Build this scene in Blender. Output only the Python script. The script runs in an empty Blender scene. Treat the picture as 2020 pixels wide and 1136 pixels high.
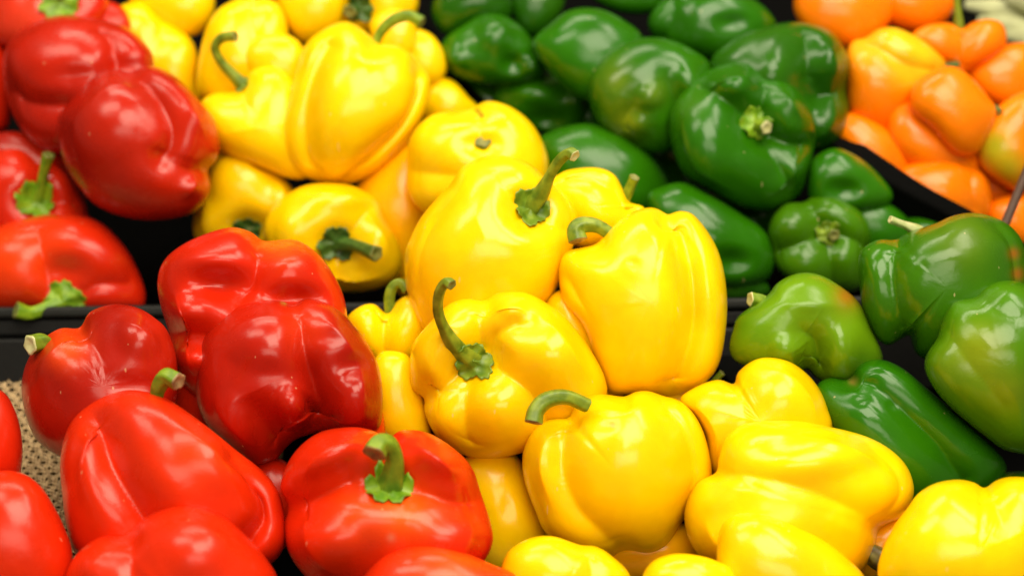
import bpy, math, random
import numpy as np
from mathutils import Vector
from mathutils.bvhtree import BVHTree

scene = bpy.context.scene
col = scene.collection

# ------------------------------------------------------------------ camera
PITCH = math.radians(30)
F = 2775.0                                     # focal length in units of 1/2020 of the frame width
CX, CY = 1010.0, 568.0
CAM = np.array([0.0, -0.64, 1.45])
RIGHT = np.array([1.0, 0.0, 0.0])
UP = np.array([0.0, math.sin(PITCH), math.cos(PITCH)])
FWD = np.array([0.0, math.cos(PITCH), -math.sin(PITCH)])
cam_data = bpy.data.cameras.new('camera')
cam = bpy.data.objects.new('camera', cam_data)
col.objects.link(cam)
cam.location = CAM
cam.rotation_euler = (math.radians(90) - PITCH, 0, 0)
cam_data.sensor_width = 36
cam_data.lens = F / 2020 * 36
cam_data.clip_start = 0.02
cam_data.clip_end = 50
cam_data.dof.use_dof = True
cam_data.dof.focus_distance = 0.69
cam_data.dof.aperture_fstop = 4.2
scene.camera = cam

# ------------------------------------------------------------------ room light
world = bpy.data.worlds.new('World')
scene.world = world
world.use_nodes = True
bg = world.node_tree.nodes['Background']
bg.inputs['Color'].default_value = (1.0, 0.86, 0.62, 1)
bg.inputs['Strength'].default_value = 0.12

def lamp(name, loc, aim, sx, sy, watts, colour=(1.0, 0.90, 0.70)):
    l = bpy.data.lights.new(name, 'AREA')
    l.shape = 'RECTANGLE'; l.size = sx; l.size_y = sy
    l.energy = watts; l.color = colour
    o = bpy.data.objects.new(name, l)
    col.objects.link(o)
    o.location = loc
    o.rotation_euler = (Vector(aim) - Vector(loc)).to_track_quat('-Z', 'Y').to_euler()
    return o
# the shop's ceiling lights: a broad diffuser over the counter and tubes before and behind it
lamp('ceiling_lamp', (0.25, -0.30, 2.30), (0.05, 0.05, 1.1), 1.05, 0.80, 20)
lamp('ceiling_lamp', (-0.80, 0.10, 2.35), (0.0, 0.1, 1.1), 0.40, 0.9, 7)
lamp('ceiling_lamp', (0.85, 0.45, 2.45), (0.1, 0.1, 1.1), 0.9, 0.30, 7)
lamp('ceiling_lamp', (-0.25, 0.95, 2.35), (0.0, 0.2, 1.1), 1.3, 0.25, 7)
lamp('ceiling_lamp', (0.10, -1.7, 2.4), (0.0, 0.0, 1.1), 1.8, 0.7, 15)

scene.view_settings.view_transform = 'Standard'
scene.view_settings.look = 'None'
scene.view_settings.gamma = 1.0
scene.view_settings.exposure = 0.15

# ------------------------------------------------------------------ geometry helpers
def point(x, y, d):
    """the place seen at (x, y) of the 2020 px photograph, d metres along the view axis"""
    return CAM + d * (FWD + (x - CX) / F * RIGHT - (y - CY) / F * UP)

def project(P):
    q = P - CAM
    d = q @ FWD
    return np.stack([CX + F * (q @ RIGHT) / d, CY - F * (q @ UP) / d], 1), d

def pile_distance(y):
    return 1.0 / (1.12 + 0.0004 * y)

def link_mesh(name, verts, faces, mat, loc=(0, 0, 0), smooth=True, parent=None):
    me = bpy.data.meshes.new(name)
    me.from_pydata([tuple(v) for v in verts], [], faces)
    me.update()
    if smooth:
        me.polygons.foreach_set('use_smooth', [True] * len(me.polygons))
    if mat: me.materials.append(mat)
    o = bpy.data.objects.new(name, me)
    col.objects.link(o)
    if parent:
        o.parent = parent
        loc = Vector(loc) - Vector(parent.location)
    o.location = loc
    return o

def catmull(P, n):
    """n samples of a smooth curve through the rows of P"""
    P = np.asarray(P, float)
    Q = np.vstack([2 * P[0] - P[1], P, 2 * P[-1] - P[-2]])
    t = np.linspace(0, len(P) - 1 - 1e-9, n)
    i = t.astype(int); f = (t - i)[:, None]
    a, b, c, d = Q[i], Q[i + 1], Q[i + 2], Q[i + 3]
    return 0.5 * (2 * b + (c - a) * f + (2 * a - 5 * b + 4 * c - d) * f ** 2 + (3 * b - a - 3 * c + d) * f ** 3)

def lumps(P, seed, freq):
    """smooth noise: a sum of plane waves"""
    r = np.random.RandomState(seed)
    out = np.zeros(len(P))
    for k in range(7):
        w = r.normal(size=3); w *= freq * (0.6 + 0.9 * r.rand()) / np.linalg.norm(w)
        out += np.sin(P @ w + r.rand() * 6.28)
    return out / 7 * 1.6

def grid_faces(nu, nv):
    """faces of a closed shape: pole 0, rings 1..nu-1 of nv verts, pole last"""
    f = []
    for j in range(nv): f.append((0, 1 + (j + 1) % nv, 1 + j))
    for i in range(nu - 2):
        a = 1 + i * nv; b = a + nv
        for j in range(nv):
            k = (j + 1) % nv
            f.append((a + j, a + k, b + k, b + j))
    a = 1 + (nu - 2) * nv; e = a + nv
    for j in range(nv): f.append((a + j, a + (j + 1) % nv, e))
    return f

def vertex_normals(V, nu, nv):
    R = V[1:-1].reshape(nu - 1, nv, 3)
    full = np.concatenate([np.repeat(V[:1][None], nv, 1).reshape(1, nv, 3), R, np.repeat(V[-1:][None], nv, 1).reshape(1, nv, 3)], 0)
    du = full[2:] - full[:-2]
    dv = np.roll(R, -1, 1) - np.roll(R, 1, 1)
    n = np.cross(dv, du)
    n /= np.linalg.norm(n, axis=2, keepdims=True) + 1e-12
    top = n[0].mean(0); bot = n[-1].mean(0)
    N = np.concatenate([[top / (np.linalg.norm(top) + 1e-9)], n.reshape(-1, 3), [bot / (np.linalg.norm(bot) + 1e-9)]])
    c = V.mean(0)
    if ((V - c) * N).sum() < 0: N = -N
    return N

# ------------------------------------------------------------------ the shape of a bell pepper
def radial(poly, c, ang):
    """distance from c to the closed outline in each direction; the outline is smoothed through its points"""
    P = np.asarray(poly, float)
    n = len(P); Q = np.vstack([P[-2:], P, P[:3]])
    t = np.linspace(2, n + 2, n * 10, endpoint=False)
    i = t.astype(int); f = (t - i)[:, None]
    a, b, cc, d = Q[i - 1], Q[i], Q[i + 1], Q[i + 2]
    S = 0.5 * (2 * b + (cc - a) * f + (2 * a - 5 * b + 4 * cc - d) * f ** 2 + (3 * b - a - 3 * cc + d) * f ** 3)
    d = S - c
    th = np.arctan2(-d[:, 1], d[:, 0]); rad = np.hypot(d[:, 0], d[:, 1])
    o = np.argsort(th); th = th[o]; rad = rad[o]
    return np.interp(ang, np.r_[th - 2 * math.pi, th, th + 2 * math.pi], np.r_[rad, rad, rad])

def centroid(poly):
    P = np.asarray(poly, float); Q = np.roll(P, -1, 0)
    cr = P[:, 0] * Q[:, 1] - Q[:, 0] * P[:, 1]; A = cr.sum() / 2
    return np.array([((P[:, 0] + Q[:, 0]) * cr).sum(), ((P[:, 1] + Q[:, 1]) * cr).sum()]) / (6 * A), abs(A)

SWELL = {}
def swelling(poly, idx):
    """how a skin held along this outline bulges when blown up (a membrane under pressure)"""
    if idx in SWELL: return SWELL[idx]
    c, area = centroid(poly)
    lo = np.min(poly, 0); hi = np.max(poly, 0); h = (hi - lo).max() / 72
    lo = lo - 3 * h; n = np.ceil((hi + 3 * h - lo) / h).astype(int) + 1
    X, Y = np.meshgrid(lo[0] + h * np.arange(n[0]), lo[1] + h * np.arange(n[1]), indexing='ij')
    rho = np.hypot(X - c[0], Y - c[1]) / radial(poly, c, np.arctan2(-(Y - c[1]), X - c[0]))
    ins = rho < 1
    u = np.where(ins, (1 - rho ** 2) * area / math.pi, 0)
    for k in range(420):
        v = np.zeros_like(u)
        v[1:-1, 1:-1] = .25 * (u[2:, 1:-1] + u[:-2, 1:-1] + u[1:-1, 2:] + u[1:-1, :-2] + 4 * h * h)
        u = np.where(ins, v, 0)
    ok = rho < .90
    w = np.where(ok, u / np.maximum(1 - rho ** 2, .05), 0); wt = ok.astype(float)
    for k in range(40):
        s = np.zeros_like(w); t = np.zeros_like(w)
        for dx, dy in ((1, 0), (-1, 0), (0, 1), (0, -1)):
            s += np.roll(np.roll(w * (wt > 0), dx, 0), dy, 1); t += np.roll(np.roll((wt > 0).astype(float), dx, 0), dy, 1)
        new = (wt == 0) & (t > 0)
        w = np.where(new, s / np.maximum(t, 1), w); wt = np.where(new, 1, wt)
        if k % 8 == 0:
            sm = (w + np.roll(w, 1, 0) + np.roll(w, -1, 0) + np.roll(w, 1, 1) + np.roll(w, -1, 1)) / 5
            w = np.where(wt > 0, sm if k else w, w)
    SWELL[idx] = (lo, h, w, u.max(), c, area)
    return SWELL[idx]

def shape_pepper(p, idx, dist, coarse=False):
    lo, h, w, umax, c, area = swelling(p['out'], idx)
    Rm = math.sqrt(area / math.pi)
    px = dist / F                                    # metres per photograph pixel here
    near = p.get('near', True)
    nv, nf, nb = (64, 22, 12) if coarse else (184, 46, 18) if near else (96, 28, 12)
    th = (np.arange(nv) + .5) / nv * 2 * math.pi - math.pi
    R = radial(p['out'], c, th)
    k3 = np.array([.25, .5, .25]); R = np.convolve(np.r_[R[-1], R, R[0]], k3, 'valid')
    t = np.r_[np.arange(1, nf + 1) / nf * .5, .5 + np.arange(1, nb) / nb * .5] * math.pi
    rho = np.sin(t)[:, None]; side = np.sign(np.cos(t) + 1e-9)[:, None]
    x = c[0] + rho * (R * np.cos(th))[None]; y = c[1] - rho * (R * np.sin(th))[None]
    gx = np.clip((x - lo[0]) / h, 0, w.shape[0] - 1.01); gy = np.clip((y - lo[1]) / h, 0, w.shape[1] - 1.01)
    i = gx.astype(int); j = gy.astype(int); fx = gx - i; fy = gy - j
    ww = (w[i, j] * (1 - fx) + w[i + 1, j] * fx) * (1 - fy) + (w[i, j + 1] * (1 - fx) + w[i + 1, j + 1] * fx) * fy
    s = np.clip(ww * (1 - rho ** 2) / umax, 0, 1.1)
    H = math.sqrt(umax) * p.get('thick', .95)
    z = side * H * s ** p.get('pw', .42)
    ring = np.stack([x - c[0], c[1] - y, z], 2).reshape(-1, 3)
    V = np.concatenate([[[0, 0, z[0].mean() * 1.001]], ring, [[0, 0, z[-1].mean()]]]) * px
    nu = nf + nb
    # single lobes that stand out of the body: (x, y, half width, half height, turn, rise, roundness)
    if p.get('lo'):
        body = z.copy(); bz = body * px
        for (lx, ly, rx, ry, rot, rise, hh) in p['lo']:
            k = np.argmin((x - lx) ** 2 + (y - ly) ** 2 + (side < 0) * 1e6)
            top = body.ravel()[k] + rise
            ca, sa = math.cos(math.radians(rot)), math.sin(math.radians(rot))
            ex = ((x - lx) * ca - (y - ly) * sa) / rx; ey = ((x - lx) * sa + (y - ly) * ca) / ry
            r2 = ex ** 2 + ey ** 2
            zi = np.where(r2 < 1, top * np.sqrt(np.clip(1 - r2, 0, 1)), -60 * (r2 - 1))
            zi = zi * np.clip((1 - rho ** 2) * 3, 0, 1) ** .5 * np.sign(1)
            kk = 8.0; m = np.maximum(z, zi)
            zn = m + kk * np.log(np.exp((z - m) / kk) + np.exp((zi - m) / kk)) - (kk * .0)
            z = np.where(side > 0, z + (zn - z) * np.clip((1 - rho ** 2) * 8, 0, 1), z)
    ring = np.stack([x - c[0], c[1] - y, z], 2).reshape(-1, 3)
    V = np.concatenate([[[0, 0, z[0].mean() * 1.001]], ring, [[0, 0, z[-1].mean()]]]) * px
    def world(V):
        d = (dist - V[:, 2])[:, None]
        return CAM + d * FWD + V[:, :1] * d / dist * RIGHT + V[:, 1:2] * d / dist * UP + d * ((c[0] - CX) / F * RIGHT - (c[1] - CY) / F * UP)
    P0 = point(c[0], c[1], dist)
    def pix(V): return np.stack([c[0] + V[:, 0] / px, c[1] - V[:, 1] / px], 1)
    # broad unevenness first, then creases, dents and swellings, each at its place on the side that is seen
    lump = p.get('lump', 1)
    N = vertex_normals(V, nu, nv); r_m = Rm * px
    V = V + N * (lumps(V / r_m, idx + 50, 3.5) * .022 * r_m)[:, None] * lump * np.clip(np.abs(N[:, 2:]) * 1.5, 0, 1)
    for st in p.get('cr', []):
        pts, wid, dep = st[:3]
        endw = st[3] if len(st) > 3 else 0.25
        N = vertex_normals(V, nu, nv); q = pix(V)
        S = catmull(pts, max(16, len(pts) * 12)) if len(pts) > 2 else np.linspace(pts[0], pts[1], 20)
        sel = np.nonzero((N[:, 2] > -.15) & (q[:, 0] > S[:, 0].min() - 5 * wid) & (q[:, 0] < S[:, 0].max() + 5 * wid) & (q[:, 1] > S[:, 1].min() - 5 * wid) & (q[:, 1] < S[:, 1].max() + 5 * wid))[0]
        dd = np.hypot(q[sel][:, None, 0] - S[None, :, 0], q[sel][:, None, 1] - S[None, :, 1])
        jj = dd.argmin(1); dm = dd.min(1)
        amp = 1 - (1 - endw) * (jj / (len(S) - 1)) ** 2
        prof = .62 * np.exp(-(np.sqrt(dm ** 2 + 6) - 2.4) / wid) + .62 * np.exp(-(dm / (2.3 * wid)) ** 2)
        front = np.clip((N[sel, 2] + .02) / .6, 0, 1)
        f_ = np.clip(N[sel, 2:] * 1.6 - .2, 0, 1); dr_ = N[sel] * (1 - f_) + np.array([0, 0, 1.0]) * f_
        V[sel] -= dr_ * (1.85 * dep * px * amp * prof * front)[:, None]
    for (x0, y0, rad, dep) in p.get('de', []):
        N = vertex_normals(V, nu, nv); q = pix(V)
        rx, ry = rad if isinstance(rad, tuple) else (rad, rad)
        prof = np.exp(-((q[:, 0] - x0) / rx) ** 2 - ((q[:, 1] - y0) / ry) ** 2)
        V[:, 2] -= 1.35 * dep * px * prof * np.clip((N[:, 2] + .15) / .5, 0, 1)
    N = vertex_normals(V, nu, nv)
    V = V + N * (lumps(V / r_m, idx + 90, 8) * .0022 * r_m)[:, None] * lump
    return world(V), P0, nu, nv, px, Rm

# ------------------------------------------------------------------ the peppers, nearest first
# out: outline seen in the photograph; ax: (direction of the stem end, its lean towards the viewer); cal: where the stem sits;
# cr: creases (points, width, depth[, strength at the end]); de: dents (x, y, radius, depth; negative swells); pat: colour patches, mostly pigment, some painted shade
P = []
def pep(kind, label, out, **k):
    k.update(kind=kind, label=label, out=out); P.append(k)

# --- front red
pep('red', 'red pepper cut off by the bottom edge, in front of the long tipped red one',
    [(125,1150),(147,1097),(193,1060),(248,1053),(284,1021),(345,996),(395,998),(446,1021),(487,1057),(525,1100),(550,1150),(545,1240),(450,1320),(330,1340),(200,1310),(130,1230)],
    warm=.9, lo=[(375,1110,120,112,0,10,0),(190,1130,75,75,0,6,0)], cr=[([(248,1050),(258,1085),(262,1150)],16,14,.8)], g=.8)
pep('red', 'smooth red pepper filling the bottom left corner beside the woven mat',
    [(-120,1000),(-70,945),(0,928),(45,933),(80,958),(105,995),(125,1035),(142,1085),(140,1150),(110,1220),(0,1260),(-100,1220),(-140,1100)], warm=1, ax=(100,-20), g=.4)
pep('red', 'red pepper at the bottom edge, just under the one with the short curled stem',
    [(700,1170),(745,1102),(800,1078),(855,1072),(905,1085),(965,1110),(1030,1145),(1040,1230),(960,1300),(820,1310),(720,1250)], warm=1, ax=(90,-40), g=.5,
    pat=[(900,1110,80,(1,.10,.004),.7)])
pep('yellow', 'yellow pepper cut off by the bottom edge, nearest to the red ones',
    [(990,1150),(995,1099),(1022,1072),(1057,1058),(1095,1058),(1145,1074),(1175,1077),(1206,1095),(1245,1140),(1240,1220),(1150,1270),(1040,1250)], ax=(-80,0), g=.6, cr=[([(1150,1072),(1165,1110),(1170,1150)],20,9,.6)])
pep('yellow', 'small yellow shoulder at the bottom edge left of the tapering yellow pepper',
    [(1265,1150),(1283,1110),(1320,1093),(1360,1092),(1410,1104),(1450,1130),(1460,1200),(1350,1260),(1280,1220)], ax=(-90,0), g=.4)
pep('yellow', 'yellow pepper tapering down to the bottom edge in front of the broad sideways one',
    [(1413,1095),(1421,1041),(1440,1018),(1475,1008),(1515,1010),(1560,1027),(1616,1057),(1670,1099),(1710,1145),(1720,1230),(1620,1290),(1490,1270),(1420,1190)], ax=(130,10), g=.4)
pep('yellow', 'broad yellow pepper on its side, two long glossy lobes, brown stem below',
    [(1350,1026),(1355,988),(1378,949),(1412,932),(1417,905),(1428,869),(1455,842),(1493,832),(1570,830),(1639,842),(1705,859),(1754,884),(1789,919),(1803,961),(1797,992),(1774,1022),(1738,1045),(1727,1080),(1700,1126),(1640,1150),(1500,1150),(1400,1110),(1363,1072)],
    ax=(-35,-8), g=.25, lump=.8, lo=[(1590,925,190,88,14,14,70),(1530,1045,195,100,10,12,75)], cr=[([(1412,930),(1480,938),(1560,955),(1640,985),(1700,1015),(1735,1045)],16,7,1.0), ([(1700,856),(1762,915),(1778,975),(1735,1045)],13,9,.8)],
    stem=dict(pts=[(1700,1075),(1725,1095),(1748,1112)], w=(36,46), dz=.004, cal=0, col='brown'))
pep('yellow', 'blocky yellow front pepper with an olive stem curving off to its left',
    [(1030,903),(1036,875),(1050,848),(1075,829),(1103,823),(1120,822),(1130,798),(1149,784),(1187,777),(1231,782),(1252,773),(1279,771),(1310,781),(1340,790),(1370,818),(1392,863),(1405,930),(1398,960),(1375,995),(1344,1032),(1320,1070),(1298,1087),(1272,1093),(1245,1087),(1222,1090),(1200,1100),(1140,1095),(1080,1055),(1055,1005),(1034,946)],
    ax=(115,-20), g=.3, cr=[([(1118,820),(1112,870),(1112,930),(1140,1000),(1190,1050),(1225,1090)],20,14,.9), ([(1310,779),(1350,850),(1370,930),(1370,1000)],15,14,.8), ([(1231,782),(1243,812)],12,8,0)],
    lo=[(1240,920,125,170,0,9,90),(1085,920,60,110,5,8,60)], de=[(1200,840,(18,10),2.5)], pat=[(1209,838,7,(.45,.30,.01),.6)],
    stem=dict(pts=[(1160,800),(1118,783),(1080,788),(1058,808),(1052,832)], w=(28,32), dz=.008, fw=.028, cal=0, col='olive', end='dry'))
pep('yellow', 'yellow pepper in the bottom right corner with a curved glint on its front',
    [(1735,1100),(1762,1040),(1789,1003),(1812,972),(1846,952),(1889,945),(1923,951),(1942,962),(1965,947),(2000,940),(2060,950),(2110,1000),(2120,1100),(2060,1220),(1900,1270),(1780,1220),(1735,1150)],
    ax=(80,-30), g=.3, cr=[([(1942,960),(1965,1000),(1990,1060)],22,17,.1)])
pep('red', 'red pepper facing us with a green calyx and a short curled stem, front centre',
    [(553,960),(575,900),(625,855),(690,842),(735,848),(765,864),(790,848),(840,852),(890,880),(930,920),(950,975),(965,1020),(973,1065),(955,1105),(915,1140),(830,1170),(700,1175),(620,1150),(572,1095),(560,1040),(568,1000)],
    warm=.9, cal=(765,948), g=.55, asp=.95, lo=[(655,905,100,64,25,26,45),(860,912,82,66,-20,26,45),(668,1065,118,100,0,22,70),(862,1065,116,96,0,22,70)], de=[(765,952,(64,46),32)],
    cr=[([(765,862),(766,900),(766,940)],16,20,1), ([(560,1002),(620,985),(690,950)],20,26,.8), ([(955,985),(900,992),(830,970)],18,18,.9), ([(800,1000),(805,1080),(795,1150)],30,6,.6)],
    pat=[(800,1010,60,(1,.13,.004),.8),(700,1010,45,(1,.10,.004),.5),(772,1060,9,(.6,.4,.25),.3)],
    stem=dict(pts=[(768,966),(776,935),(779,903),(768,878),(748,876),(738,893)], w=(54,42), dz=.022, cal=54, col='green', end='red'))
pep('red', 'long red pepper tipped to the lower right, stem above with a dry cut end',
    [(119,905),(132,849),(157,813),(203,783),(253,769),(300,775),(340,792),(406,839),(470,890),(520,930),(552,975),(562,1030),(560,1080),(520,1120),(420,1140),(300,1150),(200,1140),(147,1090),(130,1030),(121,965)],
    warm=1, cr=[([(172,805),(203,864),(230,930),(280,1015),(310,1060)],24,30,.9), ([(470,895),(512,955),(522,1015),(492,1065)],12,24,.9)],
    lo=[(395,930,125,150,50,12,80),(190,930,65,150,8,8,60)], pat=[(400,890,70,(1,.06,.004),.6)],
    stem=dict(pts=[(308,800),(313,765),(328,743),(352,752)], w=(26,34), dz=.012, cal=0, col='green', end='dry'))
pep('red', 'blocky dark red pepper seen from its dimpled end, deep cleft between two lower lobes',
    [(541,591),(579,599),(606,588),(650,600),(690,632),(728,680),(750,735),(755,800),(745,848),(700,858),(640,852),(597,862),(575,873),(558,890),(545,905),(500,918),(455,890),(405,835),(387,780),(392,715),(402,665),(446,616),(495,595)],
    ax=(95,-12), g=.2, lump=1.4, cr=[([(632,858),(630,830),(627,795),(618,755),(602,700),(592,640),(579,596)],15,32,.25), ([(558,868),(532,842),(508,808),(492,775)],19,20,.1)],
    lo=[(578,798,68,68,0,42,75),(692,782,74,80,0,34,70),(468,815,66,100,15,16,70),(520,690,110,100,0,5,60),(670,680,75,90,10,5,55)], de=[(560,740,(60,25),8),(690,720,(40,22),7),(650,665,(50,16),4),(455,720,30,4)],
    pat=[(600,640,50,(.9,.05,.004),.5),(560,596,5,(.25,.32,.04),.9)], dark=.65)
pep('red', 'red pepper at the left front, pale cut stem poking out left over the rail',
    [(43,783),(48,727),(76,677),(117,648),(157,646),(177,616),(223,600),(269,606),(304,626),(332,655),(350,720),(345,800),(300,870),(220,920),(150,915),(91,884),(62,850)],
    ax=(160,-25), g=.3, lump=.7, cr=[([(157,644),(183,680),(203,715),(212,760)],26,13,.1)], lo=[(265,680,72,78,0,12,70),(130,730,85,95,10,6,70)], de=[(262,760,(50,22),12)], dark=.75,
    pat=[(130,680,42,(1,.09,.004),.7)],
    stem=dict(pts=[(105,690),(86,676),(60,680)], w=(26,36), dz=.012, cal=0, col='green', end='pale'))
pep('red', 'red pepper behind the blocky one, a deep double hollow across its upper end',
    [(311,550),(328,508),(380,472),(451,449),(496,458),(521,475),(581,473),(621,495),(651,530),(677,581),(685,640),(670,700),(600,760),(480,800),(400,795),(350,750),(335,705),(333,658),(316,600)],
    ax=(100,-28), g=.2, cr=[([(521,473),(510,515),(500,560),(470,600)],20,18,.9), ([(330,660),(365,655),(410,662)],18,20,.7)],
    lo=[(375,625,64,75,0,22,60),(390,705,58,48,0,24,45)], de=[(435,562,(58,32),42),(575,592,(62,28),38),(385,505,(60,26),-10),(575,512,(60,22),-10)], pat=[(560,480,40,(1,.11,.004),.7)])
pep('red', 'red pepper at the left edge, only its rounded right side in the picture',
    [(-120,800),(-60,760),(0,768),(28,805),(43,860),(43,915),(30,960),(-30,990),(-100,970),(-140,900)], ax=(100,-20), g=.3)
pep('red', 'dark red pepper in the gap between the long red one and the one with calyx',
    [(470,930),(500,900),(545,900),(585,930),(600,980),(580,1060),(530,1090),(480,1040)], ax=(100,10), g=.6, near=False)
pep('red', 'shaded red pepper low in the gap behind the cut stem of the long one',
    [(330,740),(370,715),(430,740),(450,800),(440,870),(390,880),(345,830)], ax=(80,0), g=.6, near=False)
pep('red', 'sliver of orange-red pepper under the right side of the blocky dark red one',
    [(640,780),(700,760),(748,800),(760,850),(750,880),(700,900),(650,880),(620,830)], ax=(80,0), g=.4, near=False, pat=[(740,850,40,(1,.09,.004),.8)])

# --- front yellow
pep('yellow', 'tall glossy yellow pepper with bright glare, stem at its upper left, beside the green',
    [(1102,548),(1105,513),(1123,494),(1174,482),(1204,451),(1240,421),(1281,409),(1306,416),(1318,424),(1337,416),(1368,423),(1403,467),(1424,518),(1434,584),(1431,656),(1419,717),(1393,753),(1355,776),(1322,782),(1255,778),(1204,776),(1184,737),(1158,666),(1143,635),(1112,594)],
    ax=(125,-5), g=.2, asp=1.25, cr=[([(1317,420),(1345,467),(1362,533),(1368,610),(1362,666),(1340,730),(1324,785)],15,26,1.0), ([(1103,545),(1140,590),(1160,665)],14,12,.6)],
    de=[(1175,495,(34,26),6),(1250,520,(16,10),2)], pat=[(1305,500,4,(.5,.35,.02),.7)],
    stem=dict(pts=[(1215,470),(1180,447),(1150,444),(1136,455),(1140,474)], w=(26,34), dz=.006, cal=0, col='olive', end='dry'))
pep('yellow', 'yellow pepper facing us with a long upright stem hooked at its tip',
    [(808,728),(815,677),(846,638),(885,600),(919,589),(953,592),(982,577),(1032,576),(1077,597),(1122,632),(1165,690),(1195,750),(1190,800),(1130,850),(1040,890),(960,905),(905,893),(860,860),(838,815),(836,785),(814,768)],
    cal=(932,706), ax=(165,38), g=.35, asp=1.1, de=[(935,708,(70,60),26)], lo=[(1080,715,105,125,-30,14,60),(880,650,55,50,0,6,40),(1010,620,60,45,-20,8,35)],
    cr=[([(962,580),(947,625),(950,680)],18,18,.8), ([(1020,640),(980,662),(968,705)],16,12,.9), ([(925,880),(918,810),(926,750)],20,17,.9), ([(825,778),(870,768),(905,735)],20,22,.8), ([(1090,850),(1045,775),(985,728)],24,20,.9)],
    stem=dict(pts=[(932,710),(905,690),(880,655),(864,615),(866,580),(880,557),(891,562)], w=(40,20), dz=.040, cal=44, col='olive'))
pep('yellow', 'large yellow pepper in the middle, its long stem slanting up to the right',
    [(798,508),(810,470),(835,423),(885,367),(912,330),(953,308),(998,307),(1043,322),(1075,350),(1122,392),(1141,435),(1133,480),(1111,545),(1075,605),(1000,660),(900,680),(840,660),(812,600),(800,560)],
    cal=(1048,412), ax=(35,25), g=.22, asp=1.15, de=[(1050,415,(60,42),28)],
    cr=[([(953,308),(974,340),(1000,375),(1035,400)],20,9,.9), ([(1125,455),(1090,445),(1060,425)],18,8,.9), ([(880,372),(845,450),(822,530),(815,600)],24,7,.7)],
    stem=dict(pts=[(1044,412),(1066,384),(1084,350),(1103,318),(1122,302),(1134,308)], w=(40,22), dz=.028, cal=46, col='olive', end='pale'))
pep('yellow', 'two-lobed yellow pepper next to the green ones, right of the tall glossy one',
    [(1340,788),(1372,763),(1417,748),(1447,757),(1455,735),(1482,713),(1513,705),(1555,712),(1590,735),(1615,765),(1633,805),(1641,850),(1600,930),(1500,960),(1410,940),(1390,860),(1365,815)],
    ax=(-60,-5), g=.3, lo=[(1545,800,95,100,0,10,70),(1415,840,75,90,0,6,60)], cr=[([(1447,752),(1466,785),(1470,830)],18,8,.2)])
pep('yellow', 'upright yellow pepper squeezed between the red one with calyx and the blocky yellow',
    [(905,920),(938,888),(976,885),(1010,892),(1032,915),(1060,980),(1085,1050),(1090,1110),(1050,1150),(990,1160),(940,1130),(915,1050),(905,980)],
    ax=(-75,-5), g=.3, de=[(1000,1000,(14,30),3)], lump=1.5)
pep('yellow', 'narrow strip of yellow pepper between the dark red and the hook stemmed yellow',
    [(720,760),(745,700),(785,693),(815,715),(838,790),(850,860),(830,895),(770,885),(730,850)], ax=(90,-20), g=.3)
pep('yellow', 'yellow pepper with two small shoulders and a curled fresh green stem, against the rail',
    [(683,630),(711,604),(739,600),(762,616),(784,593),(807,583),(840,600),(850,660),(820,710),(780,725),(730,710),(695,670)],
    ax=(80,-15), g=.5, cr=[([(762,610),(757,650),(757,690)],12,14,.8)],
    stem=dict(pts=[(772,625),(768,590),(775,565),(791,559),(803,573)], w=(22,20), dz=.005, cal=0, col='green'))
pep('yellow', 'yellow pepper half hidden behind the slant stemmed one, next to the green pile',
    [(1075,375),(1105,342),(1140,332),(1181,331),(1212,345),(1230,375),(1246,402),(1266,405),(1272,425),(1230,470),(1150,490),(1090,450)],
    ax=(20,10), g=.3, cr=[([(1112,352),(1160,354),(1200,372),(1240,410)],11,9,.9), ([(1090,372),(1125,398),(1142,445)],12,8,.9)],
    stem=dict(pts=[(1232,392),(1243,370),(1252,350)], w=(24,20), dz=.008, cal=0, col='green'))
pep('yellow', 'shaded yellow pepper deep between the hook-stemmed and the tall glossy ones',
    [(1075,600),(1110,570),(1150,590),(1180,650),(1210,720),(1230,790),(1180,800),(1120,740),(1080,670)], ax=(120,30), g=.4, near=False,
    stem=dict(pts=[(1108,618),(1103,600),(1096,588)], w=(18,20), dz=.004, cal=0, col='olive', end='dry'))
pep('yellow', 'shaded bit of yellow pepper under the foot of the tall glossy one',
    [(1300,770),(1340,750),(1400,755),(1430,790),(1420,850),(1360,870),(1310,830)], ax=(60,0), g=.4, near=False,
    stem=dict(pts=[(1400,765),(1415,745),(1425,735)], w=(16,14), dz=.004, cal=0, col='green'))
pep('yellow', 'yellow pepper in the gap under the blocky one, deep amber shade painted on',
    [(1180,1090),(1240,1050),(1330,1030),(1380,1050),(1380,1110),(1340,1150),(1250,1150),(1190,1140)], ax=(60,0), g=.4, near=False, pat=[(1280,1100,120,(1,.40,.002),.8)],  # amber patch paints the gap's orange shade onto a yellow skin
    stem=dict(pts=[(1290,1105),(1303,1094),(1312,1088)], w=(14,12), dz=.004, cal=0, col='green'))
pep('yellow', 'yellow pepper painted in amber shade, barely showing between the sideways one and the corner one',
    [(1690,1060),(1740,1020),(1790,1010),(1820,1050),(1820,1130),(1760,1160),(1700,1140)], ax=(60,0), g=.4, near=False, pat=[(1750,1060,90,(1,.38,.002),.8)])  # patch carries the amber shade between the two peppers

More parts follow.
